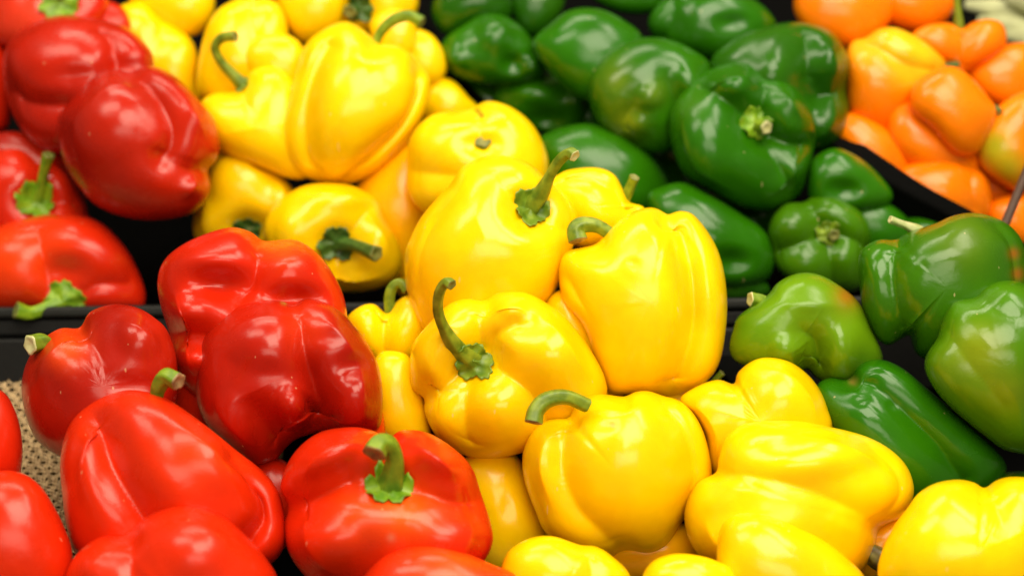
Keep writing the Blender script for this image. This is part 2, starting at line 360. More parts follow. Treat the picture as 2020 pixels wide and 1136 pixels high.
# --- front green
pep('green', 'light green blotched pepper at the right edge, bulging with yellowish streaks',
    [(1824,727),(1829,697),(1849,666),(1860,625),(1880,592),(1920,584),(1942,566),(1977,554),(2020,560),(2080,600),(2120,700),(2110,830),(2060,890),(1990,890),(1936,855),(1885,814),(1845,770)],
    ax=(130,-5), g=.4, lump=1.5, cr=[([(1932,578),(1960,610),(2010,625)],22,9,.5),([(1858,640),(1900,700),(1980,800)],30,7,.7)], light=.28,
    pat=[(1930,690,50,(.22,.28,.006),.8),(1985,770,50,(.22,.28,.006),.6),(1870,720,36,(.16,.24,.005),.5)])
pep('green', 'long dark green pepper lying diagonally with a deep groove and scuffed gloss',
    [(1610,760),(1640,744),(1672,747),(1688,722),(1716,710),(1747,711),(1781,727),(1820,758),(1877,807),(1935,857),(1973,896),(1985,930),(1940,980),(1850,1010),(1780,1010),(1700,930),(1640,850),(1612,800)],
    ax=(140,5), g=.25, asp=1.3, lump=1.6, cr=[([(1676,745),(1740,775),(1800,830),(1850,880),(1895,945)],20,17,1)], de=[(1720,755,(14,8),4),(1700,790,(12,8),4),(1760,800,(10,8),3)],
    pat=[(1683,752,8,(.25,.17,.03),.8)])
pep('green', 'bit of green pepper behind the bottom right yellow one',
    [(1930,965),(1960,937),(2010,928),(2060,940),(2070,1000),(2000,1030),(1950,1010)], ax=(90,0), g=.4, near=False)
pep('green', 'large green pepper with a pale stem lying to the left, at the right edge',
    [(1694,508),(1706,487),(1735,472),(1768,472),(1793,457),(1844,441),(1880,426),(1921,420),(1962,429),(1995,448),(2018,480),(2030,540),(2030,620),(1980,680),(1900,720),(1835,712),(1805,695),(1793,660),(1778,668),(1755,682),(1727,666),(1706,625),(1696,574)],
    ax=(130,-15), g=.25, lump=1.3, cr=[([(1768,468),(1760,530),(1768,600),(1786,670)],15,14,.5), ([(1962,427),(1998,480),(2008,560)],14,10,.9)], light=.12,
    de=[(1880,500,(70,30),-5)], pat=[(2000,500,12,(.5,.05,.01),.5),(2008,540,12,(.5,.05,.01),.5),(1900,470,60,(.16,.20,.01),.4)],
    stem=dict(pts=[(1815,458),(1790,446),(1756,433)], w=(24,15), dz=.004, cal=0, col='pale'))
pep('green', 'light green pepper with a curled cleft between lobes, stub of stem on the left',
    [(1438,685),(1446,648),(1458,622),(1512,584),(1533,559),(1563,542),(1594,538),(1630,548),(1676,578),(1700,605),(1720,650),(1742,707),(1715,750),(1650,765),(1610,745),(1590,728),(1560,745),(1480,725),(1448,710)],
    ax=(160,-15), g=.25, cr=[([(1600,740),(1611,700),(1606,670),(1588,655)],16,22,.5)], light=.85,
    lo=[(1555,685,55,52,0,18,50),(1655,685,58,75,10,16,55)], de=[(1600,600,(60,14),-5)], pat=[(1672,582,26,(.45,.10,.01),.7),(1700,720,40,(.03,.12,.004),.6),(1470,640,30,(.05,.18,.004),.5)],
    stem=dict(pts=[(1520,600),(1500,592),(1480,590)], w=(24,26), dz=.004, cal=0, col='green', end='pale'))

# --- back red: mirror reflections built as a real second pile
pep('red', 'blurred reflected red pepper at the lower left above the rail, bright green stem underneath it',
    [(-60,480),(-10,450),(60,428),(140,422),(200,440),(245,485),(275,540),(287,585),(270,615),(170,628),(50,622),(-40,612),(-75,550)],
    ax=(-80,50), cal=(125,590), g=.45, D=.865, back=1, de=[(130,535,(50,36),22)], cr=[([(75,455),(85,510),(98,570)],22,13,.8),([(250,560),(200,560),(165,575)],20,10,.8)],
    pat=[(40,500,90,(1,.07,.004),.7)],
    stem=dict(pts=[(128,592),(95,606),(60,618),(32,612)], w=(34,30), dz=.016, cal=46, col='green', bright=1))
pep('red', 'big two-lobed reflected red pepper high on the left, hanging out over the dark gap',
    [(115,236),(120,221),(146,191),(191,146),(231,137),(258,143),(281,131),(311,133),(351,156),(392,196),(422,236),(434,281),(427,316),(411,336),(416,371),(402,402),(371,424),(321,434),(261,432),(201,412),(161,376),(122,311)],
    ax=(115,-20), g=.2, back=1, lump=1.2, cr=[([(258,140),(295,178),(322,215),(338,255),(335,290),(320,308)],12,12,.8), ([(418,335),(375,337),(335,320)],13,10,.5)],
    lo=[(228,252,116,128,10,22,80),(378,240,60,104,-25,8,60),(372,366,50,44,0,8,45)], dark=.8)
pep('red', 'reflected glossy dark red pepper partly behind the big two lobed one, upper left',
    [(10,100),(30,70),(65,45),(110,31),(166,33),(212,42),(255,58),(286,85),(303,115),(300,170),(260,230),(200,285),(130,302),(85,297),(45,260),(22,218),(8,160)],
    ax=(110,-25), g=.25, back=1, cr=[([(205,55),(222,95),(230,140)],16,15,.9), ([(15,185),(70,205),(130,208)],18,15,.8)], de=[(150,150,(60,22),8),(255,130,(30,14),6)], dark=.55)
pep('red', 'reflected red pepper at the left with an upright green stem and bright calyx',
    [(-70,360),(-30,305),(30,287),(70,298),(110,315),(150,360),(172,410),(175,460),(120,500),(20,500),(-60,450)],
    cal=(70,402), D=.90, back=1, de=[(70,400,(44,32),18)], cr=[([(78,300),(76,340),(74,380)],14,12,.9),([(150,400),(120,400),(90,402)],14,8,.8)],
    stem=dict(pts=[(72,404),(80,370),(88,335),(96,306)], w=(30,22), dz=.018, cal=44, col='green', bright=.6))
pep('red', 'reflected paler red pepper in the top left corner with a ragged bright calyx on top',
    [(-30,30),(0,-30),(80,-60),(170,-40),(215,0),(205,50),(150,95),(70,105),(15,95),(-20,75)],
    cal=(115,10), ax=(70,50), g=.5, back=1, pat=[(60,40,80,(.9,.08,.03),.5)], de=[(115,8,(45,25),12)],
    stem=dict(pts=[(118,6),(120,-20)], w=(26,22), dz=.012, cal=48, col='green', bright=.8))
pep('red', 'small reflected red shoulder right of the ragged calyx at the top left',
    [(150,30),(190,2),(225,5),(250,25),(264,68),(240,120),(180,120),(150,80)], ax=(80,0), g=.4, back=1, near=False)
pep('red', 'reflected red pepper cut off by the left edge, halfway up its pile',
    [(-80,80),(-20,60),(10,90),(22,150),(24,230),(5,262),(-50,262),(-90,170)], ax=(90,0), g=.4, back=1, near=False)
pep('red', 'reflected dark red pepper in the shade beneath the streaked one',
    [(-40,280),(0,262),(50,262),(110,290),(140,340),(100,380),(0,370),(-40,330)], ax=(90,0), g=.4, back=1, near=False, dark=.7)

# --- back yellow, reflections stood up as solid peppers
pep('yellow', 'blurred reflected yellow pepper above the rail, dark green stem pointing to the lower right',
    [(520,445),(545,400),(590,370),(640,361),(700,368),(742,395),(760,435),(785,475),(793,520),(770,560),(700,577),(620,565),(560,530),(530,490)],
    cal=(660,482), D=.86, back=1, lo=[(660,400,85,45,0,8,40),(735,470,55,75,0,8,40),(580,460,50,70,0,8,40),(690,550,80,36,0,8,30)], de=[(665,485,(50,44),24)], cr=[([(665,570),(666,530),(665,500)],18,12,.7),([(745,400),(715,430),(690,460)],18,9,.7)],
    stem=dict(pts=[(662,478),(700,484),(742,500)], w=(34,28), dz=.030, cal=42, col='green', dark=.5))
pep('yellow', 'big tall reflected yellow pepper high in the back, arching stem bent to the right',
    [(553,251),(566,195),(585,135),(601,90),(628,65),(655,50),(683,43),(715,58),(745,84),(780,90),(807,102),(828,128),(849,158),(845,205),(822,255),(786,300),(745,337),(701,359),(661,364),(621,356),(590,343),(563,305)],
    ax=(70,-8), g=.2, asp=1.25, back=1, lump=.8, cr=[([(648,92),(622,145),(605,215),(605,290),(625,360)],14,15,1), ([(838,135),(832,185),(803,245),(738,308),(692,365)],10,20,1), ([(735,95),(722,75),(712,58)],12,5,.6)],
    de=[(735,105,(30,12),6)],
    stem=dict(pts=[(738,98),(750,65),(775,40),(805,32),(832,45)], w=(18,22), dz=.010, cal=0, col='green'))
pep('yellow', 'reflected yellow pepper left of the tall back one, with a dark hooked stem',
    [(393,232),(398,200),(422,184),(455,181),(474,172),(495,140),(531,130),(566,146),(600,200),(610,300),(605,350),(570,352),(525,335),(455,310),(408,275)],
    ax=(120,25), cal=(468,165), g=.3, back=1, cr=[([(475,172),(488,215),(495,255)],26,9,.1)],
    stem=dict(pts=[(482,170),(462,150),(436,122),(424,95),(436,76),(464,72)], w=(26,20), dz=.018, cal=20, col='olive'))
pep('yellow', 'reflected yellow pepper with short dark stem and brown specks, behind the slant stemmed one',
    [(803,310),(813,265),(850,228),(900,219),(932,212),(965,199),(1010,212),(1050,245),(1075,290),(1083,330),(1070,380),(980,430),(870,430),(825,410),(803,370)],
    ax=(85,42), cal=(953,318), g=.3, back=1, cr=[([(932,208),(945,240),(950,285)],16,12,.6), ([(803,338),(850,342),(910,348)],18,11,.5)], de=[(948,285,(45,20),12)],
    pat=[(942,218,4,(.08,.04,.01),.95),(950,228,4,(.08,.04,.01),.95),(946,223,3,(.08,.04,.01),.9)],
    stem=dict(pts=[(955,322),(955,300),(953,278)], w=(24,32), dz=.012, cal=0, col='green', dark=.6))
pep('yellow', 'reflected yellow pepper low in the back left, a dark hollow of calyx at its foot',
    [(380,440),(395,380),(408,325),(437,293),(478,297),(512,322),(548,340),(580,375),(590,420),(560,475),(470,492),(395,480)],
    ax=(-60,45), cal=(490,448), g=.4, back=1, lo=[(470,360,80,75,-10,10,60),(550,400,42,60,0,8,40),(410,430,40,60,0,8,40)], de=[(490,450,(40,30),26)],
    stem=dict(pts=[(490,452),(494,460)], w=(24,22), dz=.004, cal=32, col='green', dark=.35))
pep('yellow', 'reflected yellow pepper under the tall back one, amber shade painted on',
    [(690,400),(730,330),(790,280),(850,300),(870,400),(850,520),(800,590),(760,540),(730,460)], ax=(70,-20), g=.4, back=1, near=False, pat=[(780,400,200,(1,.44,.002),.7)])  # orange shadow of the gap put into the skin colour
pep('yellow', 'rounded lobe of a reflected yellow pepper peeking out left of the tall back one',
    [(473,110),(490,80),(531,64),(575,72),(600,100),(605,160),(560,190),(500,160)], ax=(60,20), g=.3, back=1, near=False,
    stem=dict(pts=[(496,130),(486,133)], w=(16,14), dz=.004, cal=0, col='green', dark=.5))
pep('yellow', 'reflected yellow pepper behind the arch of the bent stem',
    [(728,50),(752,24),(800,20),(822,55),(822,100),(790,125),(745,110)], ax=(60,20), g=.4, back=1, near=False)
pep('yellow', 'reflected yellow pepper at the edge of the black divider, right of the bent stem',
    [(790,60),(840,62),(868,88),(882,125),(876,152),(850,170),(800,160)], ax=(60,20), g=.4, back=1, near=False)
pep('yellow', 'small reflected yellow lobe below the one beside the black divider',
    [(840,160),(870,152),(898,162),(925,192),(942,215),(905,245),(850,250),(830,210)], ax=(60,20), g=.4, back=1, near=False)
pep('yellow', 'blurred reflected yellow pepper near the top edge, directly above the dark hooked stem',
    [(387,160),(395,100),(412,45),(445,8),(500,-8),(545,5),(567,50),(560,120),(500,180),(430,200),(395,195)], ax=(70,25), g=.5, back=1, cr=[([(500,-8),(498,40),(503,75)],18,10,.8)])
pep('yellow', 'blurred reflected yellow pepper just right of the upper dark red peppers',
    [(230,20),(275,5),(320,35),(372,72),(392,115),(392,165),(405,220),(345,235),(270,170),(228,90)], ax=(150,0), g=.6, back=1, cr=[([(330,42),(315,75),(305,110)],14,10,.5)])
pep('yellow', 'boxy reflected yellow pepper cut off by the top edge above the tall back one',
    [(545,-20),(600,-60),(670,-40),(682,10),(674,50),(645,75),(600,88),(568,60),(552,20)], ax=(90,-10), g=.5, back=1, near=False)
pep('yellow', 'reflected yellow pepper cut off by the top left of the picture, orange shade beneath',
    [(250,-30),(330,-60),(405,-40),(425,10),(405,60),(365,72),(310,45),(265,15)], ax=(90,-10), g=.4, back=1, near=False)
pep('yellow', 'reflected yellow pepper at the top edge with dark calyx and short green stub',
    [(640,-30),(700,-70),(790,-60),(825,-10),(815,35),(760,62),(700,60),(655,30)], cal=(706,15), ax=(200,60), g=.6, back=1, near=False, de=[(706,15,(36,26),18)],
    stem=dict(pts=[(712,18),(703,18),(690,24)], w=(22,26), dz=.012, cal=36, col='green', dark=.5))

# --- back green: solid peppers in place of their mirror images
pep('green', 'large round reflected green pepper facing us, pale stub of stem in its hollow',
    [(1320,261),(1322,221),(1350,176),(1395,140),(1446,124),(1476,126),(1511,145),(1541,156),(1571,176),(1601,216),(1614,251),(1606,296),(1596,341),(1581,381),(1541,411),(1501,417),(1451,406),(1395,376),(1350,346),(1328,301)],
    cal=(1490,248), ax=(45,62), g=.5, asp=.85, back=1, lump=1.2, lo=[(1405,290,90,125,10,10,60),(1445,180,78,54,15,14,40),(1562,205,54,62,-20,14,40),(1555,345,66,66,0,12,40)], de=[(1490,250,(52,46),26)],
    cr=[([(1513,140),(1508,180),(1500,215)],15,18,.9), ([(1375,165),(1420,190),(1460,225)],16,15,.9), ([(1610,290),(1560,285),(1520,270)],14,18,.9), ([(1560,370),(1530,320),(1505,285)],18,16,.9)],
    pat=[(1360,210,40,(.05,.16,.005),.5)],
    stem=dict(pts=[(1485,246),(1498,248),(1512,252)], w=(34,24), dz=.012, cal=38, col='green', end='pale', bright=.2))
pep('green', 'reflected dark green pepper behind the round one, two bright glints over a shadowed hollow',
    [(1400,125),(1436,85),(1486,60),(1541,46),(1591,46),(1636,60),(1662,88),(1676,130),(1669,180),(1675,215),(1668,255),(1640,290),(1580,300),(1480,260),(1420,200)],
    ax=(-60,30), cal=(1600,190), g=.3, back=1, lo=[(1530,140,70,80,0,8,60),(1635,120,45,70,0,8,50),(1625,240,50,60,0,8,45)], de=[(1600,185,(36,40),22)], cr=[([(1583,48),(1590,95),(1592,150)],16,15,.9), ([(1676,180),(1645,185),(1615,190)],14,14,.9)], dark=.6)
pep('green', 'reflected green pepper lying left of the round one, a yellowish blush on its lower lobes',
    [(1160,170),(1178,128),(1210,95),(1260,75),(1320,78),(1370,100),(1402,130),(1398,190),(1362,255),(1322,300),(1270,302),(1215,280),(1172,230)],
    ax=(100,-25), g=.4, back=1, cr=[([(1345,235),(1325,190),(1318,150)],18,15,.5), ([(1240,285),(1235,240),(1250,200)],18,11,.5)], lo=[(1285,190,55,45,20,12,45),(1355,165,42,60,30,10,40),(1255,245,42,45,0,10,40)],
    pat=[(1235,240,34,(.22,.28,.01),.7),(1215,160,36,(.16,.22,.01),.6),(1290,185,26,(.15,.22,.01),.5)])
pep('green', 'reflected dark green pepper in the upper middle with one diagonal pale streak of gloss',
    [(1050,85),(1085,48),(1125,20),(1180,18),(1230,40),(1268,75),(1262,140),(1215,200),(1140,195),(1080,140)], ax=(60,-20), g=.4, back=1)
pep('green', 'reflected dark green three-lobed pepper next to the black divider',
    [(866,105),(878,76),(912,50),(955,26),(1000,34),(1036,60),(1060,95),(1080,130),(1066,155),(1015,170),(950,168),(900,152),(873,128)],
    ax=(100,-25), g=.4, back=1, lo=[(975,75,48,50,0,14,45),(905,115,38,38,0,12,35),(1048,130,30,28,0,10,28)], de=[(1010,125,(22,20),14)])
pep('green', 'reflected green pepper with a bright rim above a dark hollow, below the three lobed one',
    [(970,195),(985,165),(1020,150),(1080,147),(1130,150),(1158,180),(1162,225),(1130,262),(1060,260),(1000,230)], ax=(-60,20), g=.4, back=1, lo=[(1060,185,60,34,0,12,34),(1135,195,30,36,0,12,30)], de=[(1080,235,(40,22),22)])
pep('green', 'reflected green pepper lying beside the yellow one with specks, crackled reflections on its skin',
    [(1060,285),(1090,258),(1150,243),(1210,256),(1262,285),(1302,328),(1322,370),(1310,420),(1240,450),(1150,430),(1080,370)], D=.885, ax=(150,0), g=.4, back=1, lump=1.8)
pep('green', 'reflected green pepper directly behind the tall glossy yellow one, dark hollow in its lower end',
    [(1275,395),(1305,368),(1350,360),(1400,383),(1460,420),(1510,458),(1528,510),(1512,555),(1450,572),(1380,560),(1310,490)], D=.845, ax=(-40,10), g=.3, back=1, de=[(1445,515,(40,24),16)],
    stem=dict(pts=[(1390,440),(1402,458),(1410,466)], w=(20,20), dz=.004, cal=0, col='olive'))
pep('green', 'knobbly reflected green pepper with small ragged stem in the middle, behind the light green one',
    [(1515,470),(1522,430),(1550,402),(1585,398),(1605,388),(1650,390),(1700,420),(1718,460),(1708,520),(1695,570),(1650,582),(1590,572),(1532,530)],
    cal=(1632,458), ax=(40,65), g=.7, asp=.85, back=1, lump=1.8, de=[(1630,460,(42,36),16)], cr=[([(1592,392),(1605,420),(1620,445)],13,12,.8),([(1520,500),(1565,485),(1605,470)],15,12,.8),([(1640,580),(1640,535),(1635,495)],15,13,.8),([(1712,490),(1685,475),(1660,465)],13,11,.8)], light=.25,
    stem=dict(pts=[(1632,460),(1638,458),(1645,464)], w=(24,22), dz=.010, cal=28, col='olive'))
pep('green', 'small reflected green pepper under the black divider at the right with two arched glints',
    [(1595,350),(1605,312),(1645,292),(1690,308),(1735,345),(1762,388),(1730,415),(1640,415),(1598,395)], ax=(-70,20), g=.5, back=1, de=[(1665,375,(34,20),14)], pat=[(1700,305,14,(.4,.2,.02),.6)])
pep('green', 'blurred reflected green pepper with a greyish sheen under the black divider',
    [(1670,420),(1710,394),(1750,400),(1790,430),(1805,470),(1760,500),(1700,490)], ax=(90,0), g=.4, back=1, near=False)
pep('green', 'reflected green pepper at the top edge left of the brown wall, tapering to the right',
    [(1278,50),(1295,12),(1350,-30),(1430,-40),(1490,0),(1522,30),(1530,56),(1490,90),(1425,125),(1360,110),(1302,88)], ax=(-30,10), g=.4, back=1, cr=[([(1310,80),(1325,50),(1330,10)],14,10,.6)], de=[(1445,45,(30,16),10)])
pep('green', 'reflected very dark green pepper at the top beside the divider corner',
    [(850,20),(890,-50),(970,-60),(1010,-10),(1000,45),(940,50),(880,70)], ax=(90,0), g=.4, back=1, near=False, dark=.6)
pep('green', 'reflected very dark green pepper at the top edge between two others',
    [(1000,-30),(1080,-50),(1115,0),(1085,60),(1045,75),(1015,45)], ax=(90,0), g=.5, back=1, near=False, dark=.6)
pep('green', 'reflected green pepper cut off by the top edge above the diagonal streak',
    [(1160,-20),(1240,-60),(1305,-30),(1305,15),(1260,30),(1200,18)], ax=(90,0), g=.4, back=1, near=False)
pep('green', 'reflected dark green pepper just above the rail, right behind the tall glossy yellow one',
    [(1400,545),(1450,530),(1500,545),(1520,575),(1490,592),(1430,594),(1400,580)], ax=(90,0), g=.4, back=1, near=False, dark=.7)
pep('green', 'flat reflected green pepper showing as a sliver under the end of the black divider',
    [(1770,445),(1810,425),(1870,428),(1905,460),(1880,500),(1800,500)], ax=(90,0), g=.4, back=1, near=False)

pep('green', 'added green pepper, darkened to fill the shaded gap left of the large round green one',
    [(1225,305),(1290,280),(1350,320),(1365,385),(1300,400),(1245,365)], D=.945, back=1, near=False, dark=.6)  # invented gap filler, its skin darkened for the gap's shade
pep('green', 'added green pepper, darkened to fill the shaded gap directly below the large round green one',
    [(1375,385),(1450,385),(1535,400),(1550,470),(1480,495),(1400,450)], D=.93, back=1, near=False, dark=.6)  # extra pepper added in a black gap, shade put into its colour
pep('green', 'added green pepper, darkened to fill the shaded gap under the diagonal gloss streak one',
    [(1095,150),(1160,165),(1210,205),(1225,265),(1165,285),(1110,235)], D=.955, back=1, near=False, dark=.4)  # added filler, colour dimmed to match the shaded gap
pep('green', 'added green filler pepper, darkened for shade, low against the black divider near the speckled yellow one',
    [(905,150),(960,150),(1010,185),(1020,240),(965,245),(925,200)], D=.965, back=1, near=False, dark=.4)  # made-up filler for the gap, shade mixed into the skin

# --- back orange, seen only in a mirror, modelled as solid peppers
pep('orange', 'reflected orange pepper on its side with a long bright glint, dark stem at right',
    [(1794,200),(1805,165),(1838,141),(1873,131),(1908,145),(1950,192),(1968,225),(1945,280),(1920,308),(1880,302),(1838,255),(1805,228)], ax=(-40,5), g=.25, back=1, lump=.4,
    stem=dict(pts=[(1950,218),(1962,214),(1972,222)], w=(16,14), dz=.006, cal=0, col='olive', dark=.6))
pep('orange', 'reflected orange pepper ripening yellow green on top, next to the dark green one',
    [(1668,110),(1682,82),(1706,75),(1735,57),(1770,56),(1811,75),(1846,100),(1868,128),(1852,170),(1800,218),(1755,265),(1710,252),(1675,225),(1668,165)], ax=(-10,0), g=.25, back=1,
    cr=[([(1700,76),(1745,105),(1790,130),(1840,140)],14,12,.9)], pat=[(1770,85,48,(.75,.62,.01),1),(1820,110,40,(.62,.58,.01),1),(1720,80,25,(.8,.5,.01),.8),(1690,105,26,(.9,.42,.01),.6)],
    stem=dict(pts=[(1848,140),(1868,130),(1892,128)], w=(12,12), dz=.004, cal=0, col='green', dark=.6))
pep('orange', 'reflected orange pepper with a thin upright stem at the top right',
    [(1798,70),(1829,50),(1873,46),(1897,56),(1920,44),(1950,38),(1978,48),(1986,82),(1965,110),(1934,130),(1900,145),(1855,120),(1815,95)], ax=(85,25), g=.4, back=1, cr=[([(1897,54),(1900,85),(1896,125)],14,11,.8)],
    stem=dict(pts=[(1893,60),(1889,25),(1886,-15)], w=(20,13), dz=.006, cal=0, col='olive', bright=.2))
pep('orange', 'reflected orange pepper with a yellow-green cheek at the right edge',
    [(1925,290),(1935,250),(1975,205),(2030,180),(2080,220),(2070,330),(2020,380),(1970,360),(1935,330)], ax=(90,-10), g=.4, back=1, pat=[(1960,290,42,(.45,.42,.01),1),(1990,330,36,(.5,.40,.01),.9)])
pep('orange', 'reflected orange pepper half hidden under the glinting one, pointing to the lower right',
    [(1748,240),(1764,208),(1798,194),(1850,215),(1915,270),(1940,325),(1905,365),(1835,352),(1785,325),(1755,285)], D=.893, back=1)
pep('orange', 'reflected orange pepper lowest in its tray, resting against the black divider with a soft glint',
    [(1765,345),(1800,320),(1870,310),(1930,330),(1956,370),(1950,430),(1895,450),(1830,430),(1775,385)], D=.885, back=1, cr=[([(1925,330),(1915,360),(1920,410)],12,8,.8)])
pep('orange', 'reflected orange pepper at the right edge level with the glinting one',
    [(1905,145),(1930,108),(1980,88),(2035,88),(2065,130),(2050,210),(1990,222),(1945,200),(1915,170)], ax=(170,0), g=.35, back=1)
pep('orange', 'blurred reflected orange pepper at the right edge behind the thin brown rod',
    [(1945,415),(1970,388),(2030,380),(2065,430),(2040,490),(1980,480),(1950,450)], ax=(90,0), g=.3, back=1, near=False)
pep('orange', 'tall reflected orange pepper at the top edge beside the brown wall',
    [(1565,5),(1585,-50),(1680,-70),(1742,-30),(1762,30),(1725,80),(1670,100),(1610,85),(1575,45)], ax=(90,-10), g=.4, back=1)
pep('orange', 'reflected orange pepper at the top edge left of the thin upright stem',
    [(1715,-30),(1800,-60),(1880,-30),(1880,25),(1835,65),(1780,60),(1735,30)], ax=(90,-10), g=.5, back=1, near=False)
pep('orange', 'reflected orange sliver of pepper tucked along the upper end of the black divider',
    [(1645,255),(1670,222),(1725,238),(1780,280),(1800,330),(1765,370),(1695,345)], D=.892, back=1, near=False)
pep('orange', 'shaded reflected orange pepper filling the gap under the yellow-green cheek',
    [(1890,300),(1960,300),(2030,350),(2050,400),(2000,430),(1940,420),(1900,370)], D=.915, back=1, near=False)

# distance of each pepper along the view axis, in metres (nearest pile first)
SETTLED = [0.6291, 0.642, 0.6281, 0.6403, 0.6298, 0.6489, 0.6808, 0.6977, 0.6413, 0.656, 0.662, 0.7053, 0.7019, 0.7302, 0.6802, 0.7158, 0.7356, 0.7123, 0.7359, 0.7162, 0.7586, 0.7132, 0.73, 0.7322, 0.7678, 0.7791, 0.7468, 0.7477, 0.7101, 0.6914, 0.7099, 0.7232, 0.7304, 0.7424, 0.7393, 0.865, 0.8555, 0.8898, 0.9, 0.93, 0.9339, 0.9341, 0.9064, 0.86, 0.8761, 0.8867, 0.846, 0.8997, 0.8924, 0.9002, 0.916, 0.9227, 0.9284, 0.9151, 0.9458, 0.934, 0.9574, 0.9428, 0.8593, 0.8876, 0.8828, 0.9052, 0.9332, 0.9451, 0.885, 0.845, 0.8473, 0.8567, 0.8619, 0.9246, 0.944, 0.9541, 0.9418, 0.8461, 0.8669, 0.945, 0.93, 0.955, 0.965, 0.8738, 0.9034, 0.9114, 0.8855, 0.893, 0.885, 0.9231, 0.8915, 0.9332, 0.945, 0.892, 0.915]

# ------------------------------------------------------------------ materials
def new_mat(name):
    m = bpy.data.materials.new(name); m.use_nodes = True
    nt = m.node_tree
    return m, nt, nt.nodes, nt.links, nt.nodes['Principled BSDF']

def skin_material(name, r0, r1, sub):
    """waxy pepper skin: the pigment is a colour stored on the mesh, broken up by freckles and faint streaks"""
    m, nt, N, L, b = new_mat(name)
    at = N.new('ShaderNodeAttribute'); at.attribute_name = 'pigment'
    tc = N.new('ShaderNodeTexCoord'); oi = N.new('ShaderNodeObjectInfo')
    add = N.new('ShaderNodeVectorMath'); add.operation = 'ADD'
    rnd = N.new('ShaderNodeMath'); rnd.operation = 'MULTIPLY'; rnd.inputs[1].default_value = 37
    L.new(oi.outputs['Random'], rnd.inputs[0]); L.new(tc.outputs['Object'], add.inputs[0]); L.new(rnd.outputs[0], add.inputs[1])
    n1 = N.new('ShaderNodeTexNoise'); n1.inputs['Scale'].default_value = 38; n1.inputs['Detail'].default_value = 4
    L.new(add.outputs[0], n1.inputs['Vector'])
    mr = N.new('ShaderNodeMapRange'); mr.inputs['From Min'].default_value = .3; mr.inputs['From Max'].default_value = .7
    mr.inputs['To Min'].default_value = .86; mr.inputs['To Max'].default_value = 1.08
    L.new(n1.outputs['Fac'], mr.inputs['Value'])
    mul = N.new('ShaderNodeVectorMath'); mul.operation = 'SCALE'
    L.new(at.outputs['Color'], mul.inputs[0]); L.new(mr.outputs[0], mul.inputs['Scale'])
    # scattered pale specks and scratches
    vo = N.new('ShaderNodeTexVoronoi'); vo.inputs['Scale'].default_value = 150; L.new(add.outputs[0], vo.inputs['Vector'])
    lt = N.new('ShaderNodeMath'); lt.operation = 'LESS_THAN'; lt.inputs[1].default_value = .055; L.new(vo.outputs['Distance'], lt.inputs[0])
    sp = N.new('ShaderNodeSeparateColor'); L.new(vo.outputs['Color'], sp.inputs[0])
    gt = N.new('ShaderNodeMath'); gt.operation = 'GREATER_THAN'; gt.inputs[1].default_value = .90; L.new(sp.outputs[0], gt.inputs[0])
    an = N.new('ShaderNodeMath'); an.operation = 'MULTIPLY'; L.new(lt.outputs[0], an.inputs[0]); L.new(gt.outputs[0], an.inputs[1])
    an2 = N.new('ShaderNodeMath'); an2.operation = 'MULTIPLY'; an2.inputs[1].default_value = .30; L.new(an.outputs[0], an2.inputs[0])
    mx = N.new('ShaderNodeMix'); mx.data_type = 'RGBA'; L.new(an2.outputs[0], mx.inputs['Factor']); L.new(mul.outputs[0], mx.inputs['A'])
    mx.inputs['B'].default_value = (.75, .5, .25, 1)
    mp = N.new('ShaderNodeMapping'); mp.inputs['Scale'].default_value = (1, 1, .16); mp.inputs['Rotation'].default_value = (.5, .3, 0); L.new(add.outputs[0], mp.inputs['Vector'])
    vs = N.new('ShaderNodeTexVoronoi'); vs.inputs['Scale'].default_value = 260; L.new(mp.outputs[0], vs.inputs['Vector'])
    ls = N.new('ShaderNodeMath'); ls.operation = 'LESS_THAN'; ls.inputs[1].default_value = .13; L.new(vs.outputs['Distance'], ls.inputs[0])
    ss = N.new('ShaderNodeSeparateColor'); L.new(vs.outputs['Color'], ss.inputs[0])
    gs = N.new('ShaderNodeMath'); gs.operation = 'GREATER_THAN'; gs.inputs[1].default_value = .93; L.new(ss.outputs[1], gs.inputs[0])
    ms = N.new('ShaderNodeMath'); ms.operation = 'MULTIPLY'; L.new(ls.outputs[0], ms.inputs[0]); L.new(gs.outputs[0], ms.inputs[1])
    m2 = N.new('ShaderNodeMath'); m2.operation = 'MULTIPLY'; m2.inputs[1].default_value = .35; L.new(ms.outputs[0], m2.inputs[0])
    mz = N.new('ShaderNodeMix'); mz.data_type = 'RGBA'; L.new(m2.outputs[0], mz.inputs['Factor']); L.new(mx.outputs['Result'], mz.inputs['A'])
    mz.inputs['B'].default_value = (.8, .6, .3, 1)
    L.new(mz.outputs['Result'], b.inputs['Base Color'])
    # the wax is uneven, so the gloss breaks up
    n2 = N.new('ShaderNodeTexNoise'); n2.inputs['Scale'].default_value = 55; n2.inputs['Detail'].default_value = 5; L.new(add.outputs[0], n2.inputs['Vector'])
    mr2 = N.new('ShaderNodeMapRange'); mr2.inputs['From Min'].default_value = .35; mr2.inputs['From Max'].default_value = .7
    mr2.inputs['To Min'].default_value = r0; mr2.inputs['To Max'].default_value = r1
    L.new(n2.outputs['Fac'], mr2.inputs['Value']); L.new(mr2.outputs[0], b.inputs['Roughness'])
    n3 = N.new('ShaderNodeTexNoise'); n3.inputs['Scale'].default_value = 120; n3.inputs['Detail'].default_value = 3; n3.inputs['Roughness'].default_value = .55
    L.new(add.outputs[0], n3.inputs['Vector'])
    n4 = N.new('ShaderNodeTexNoise'); n4.inputs['Scale'].default_value = 900; n4.inputs['Detail'].default_value = 1; L.new(add.outputs[0], n4.inputs['Vector'])
    ad = N.new('ShaderNodeMath'); ad.operation = 'MULTIPLY_ADD'; ad.inputs[1].default_value = .06
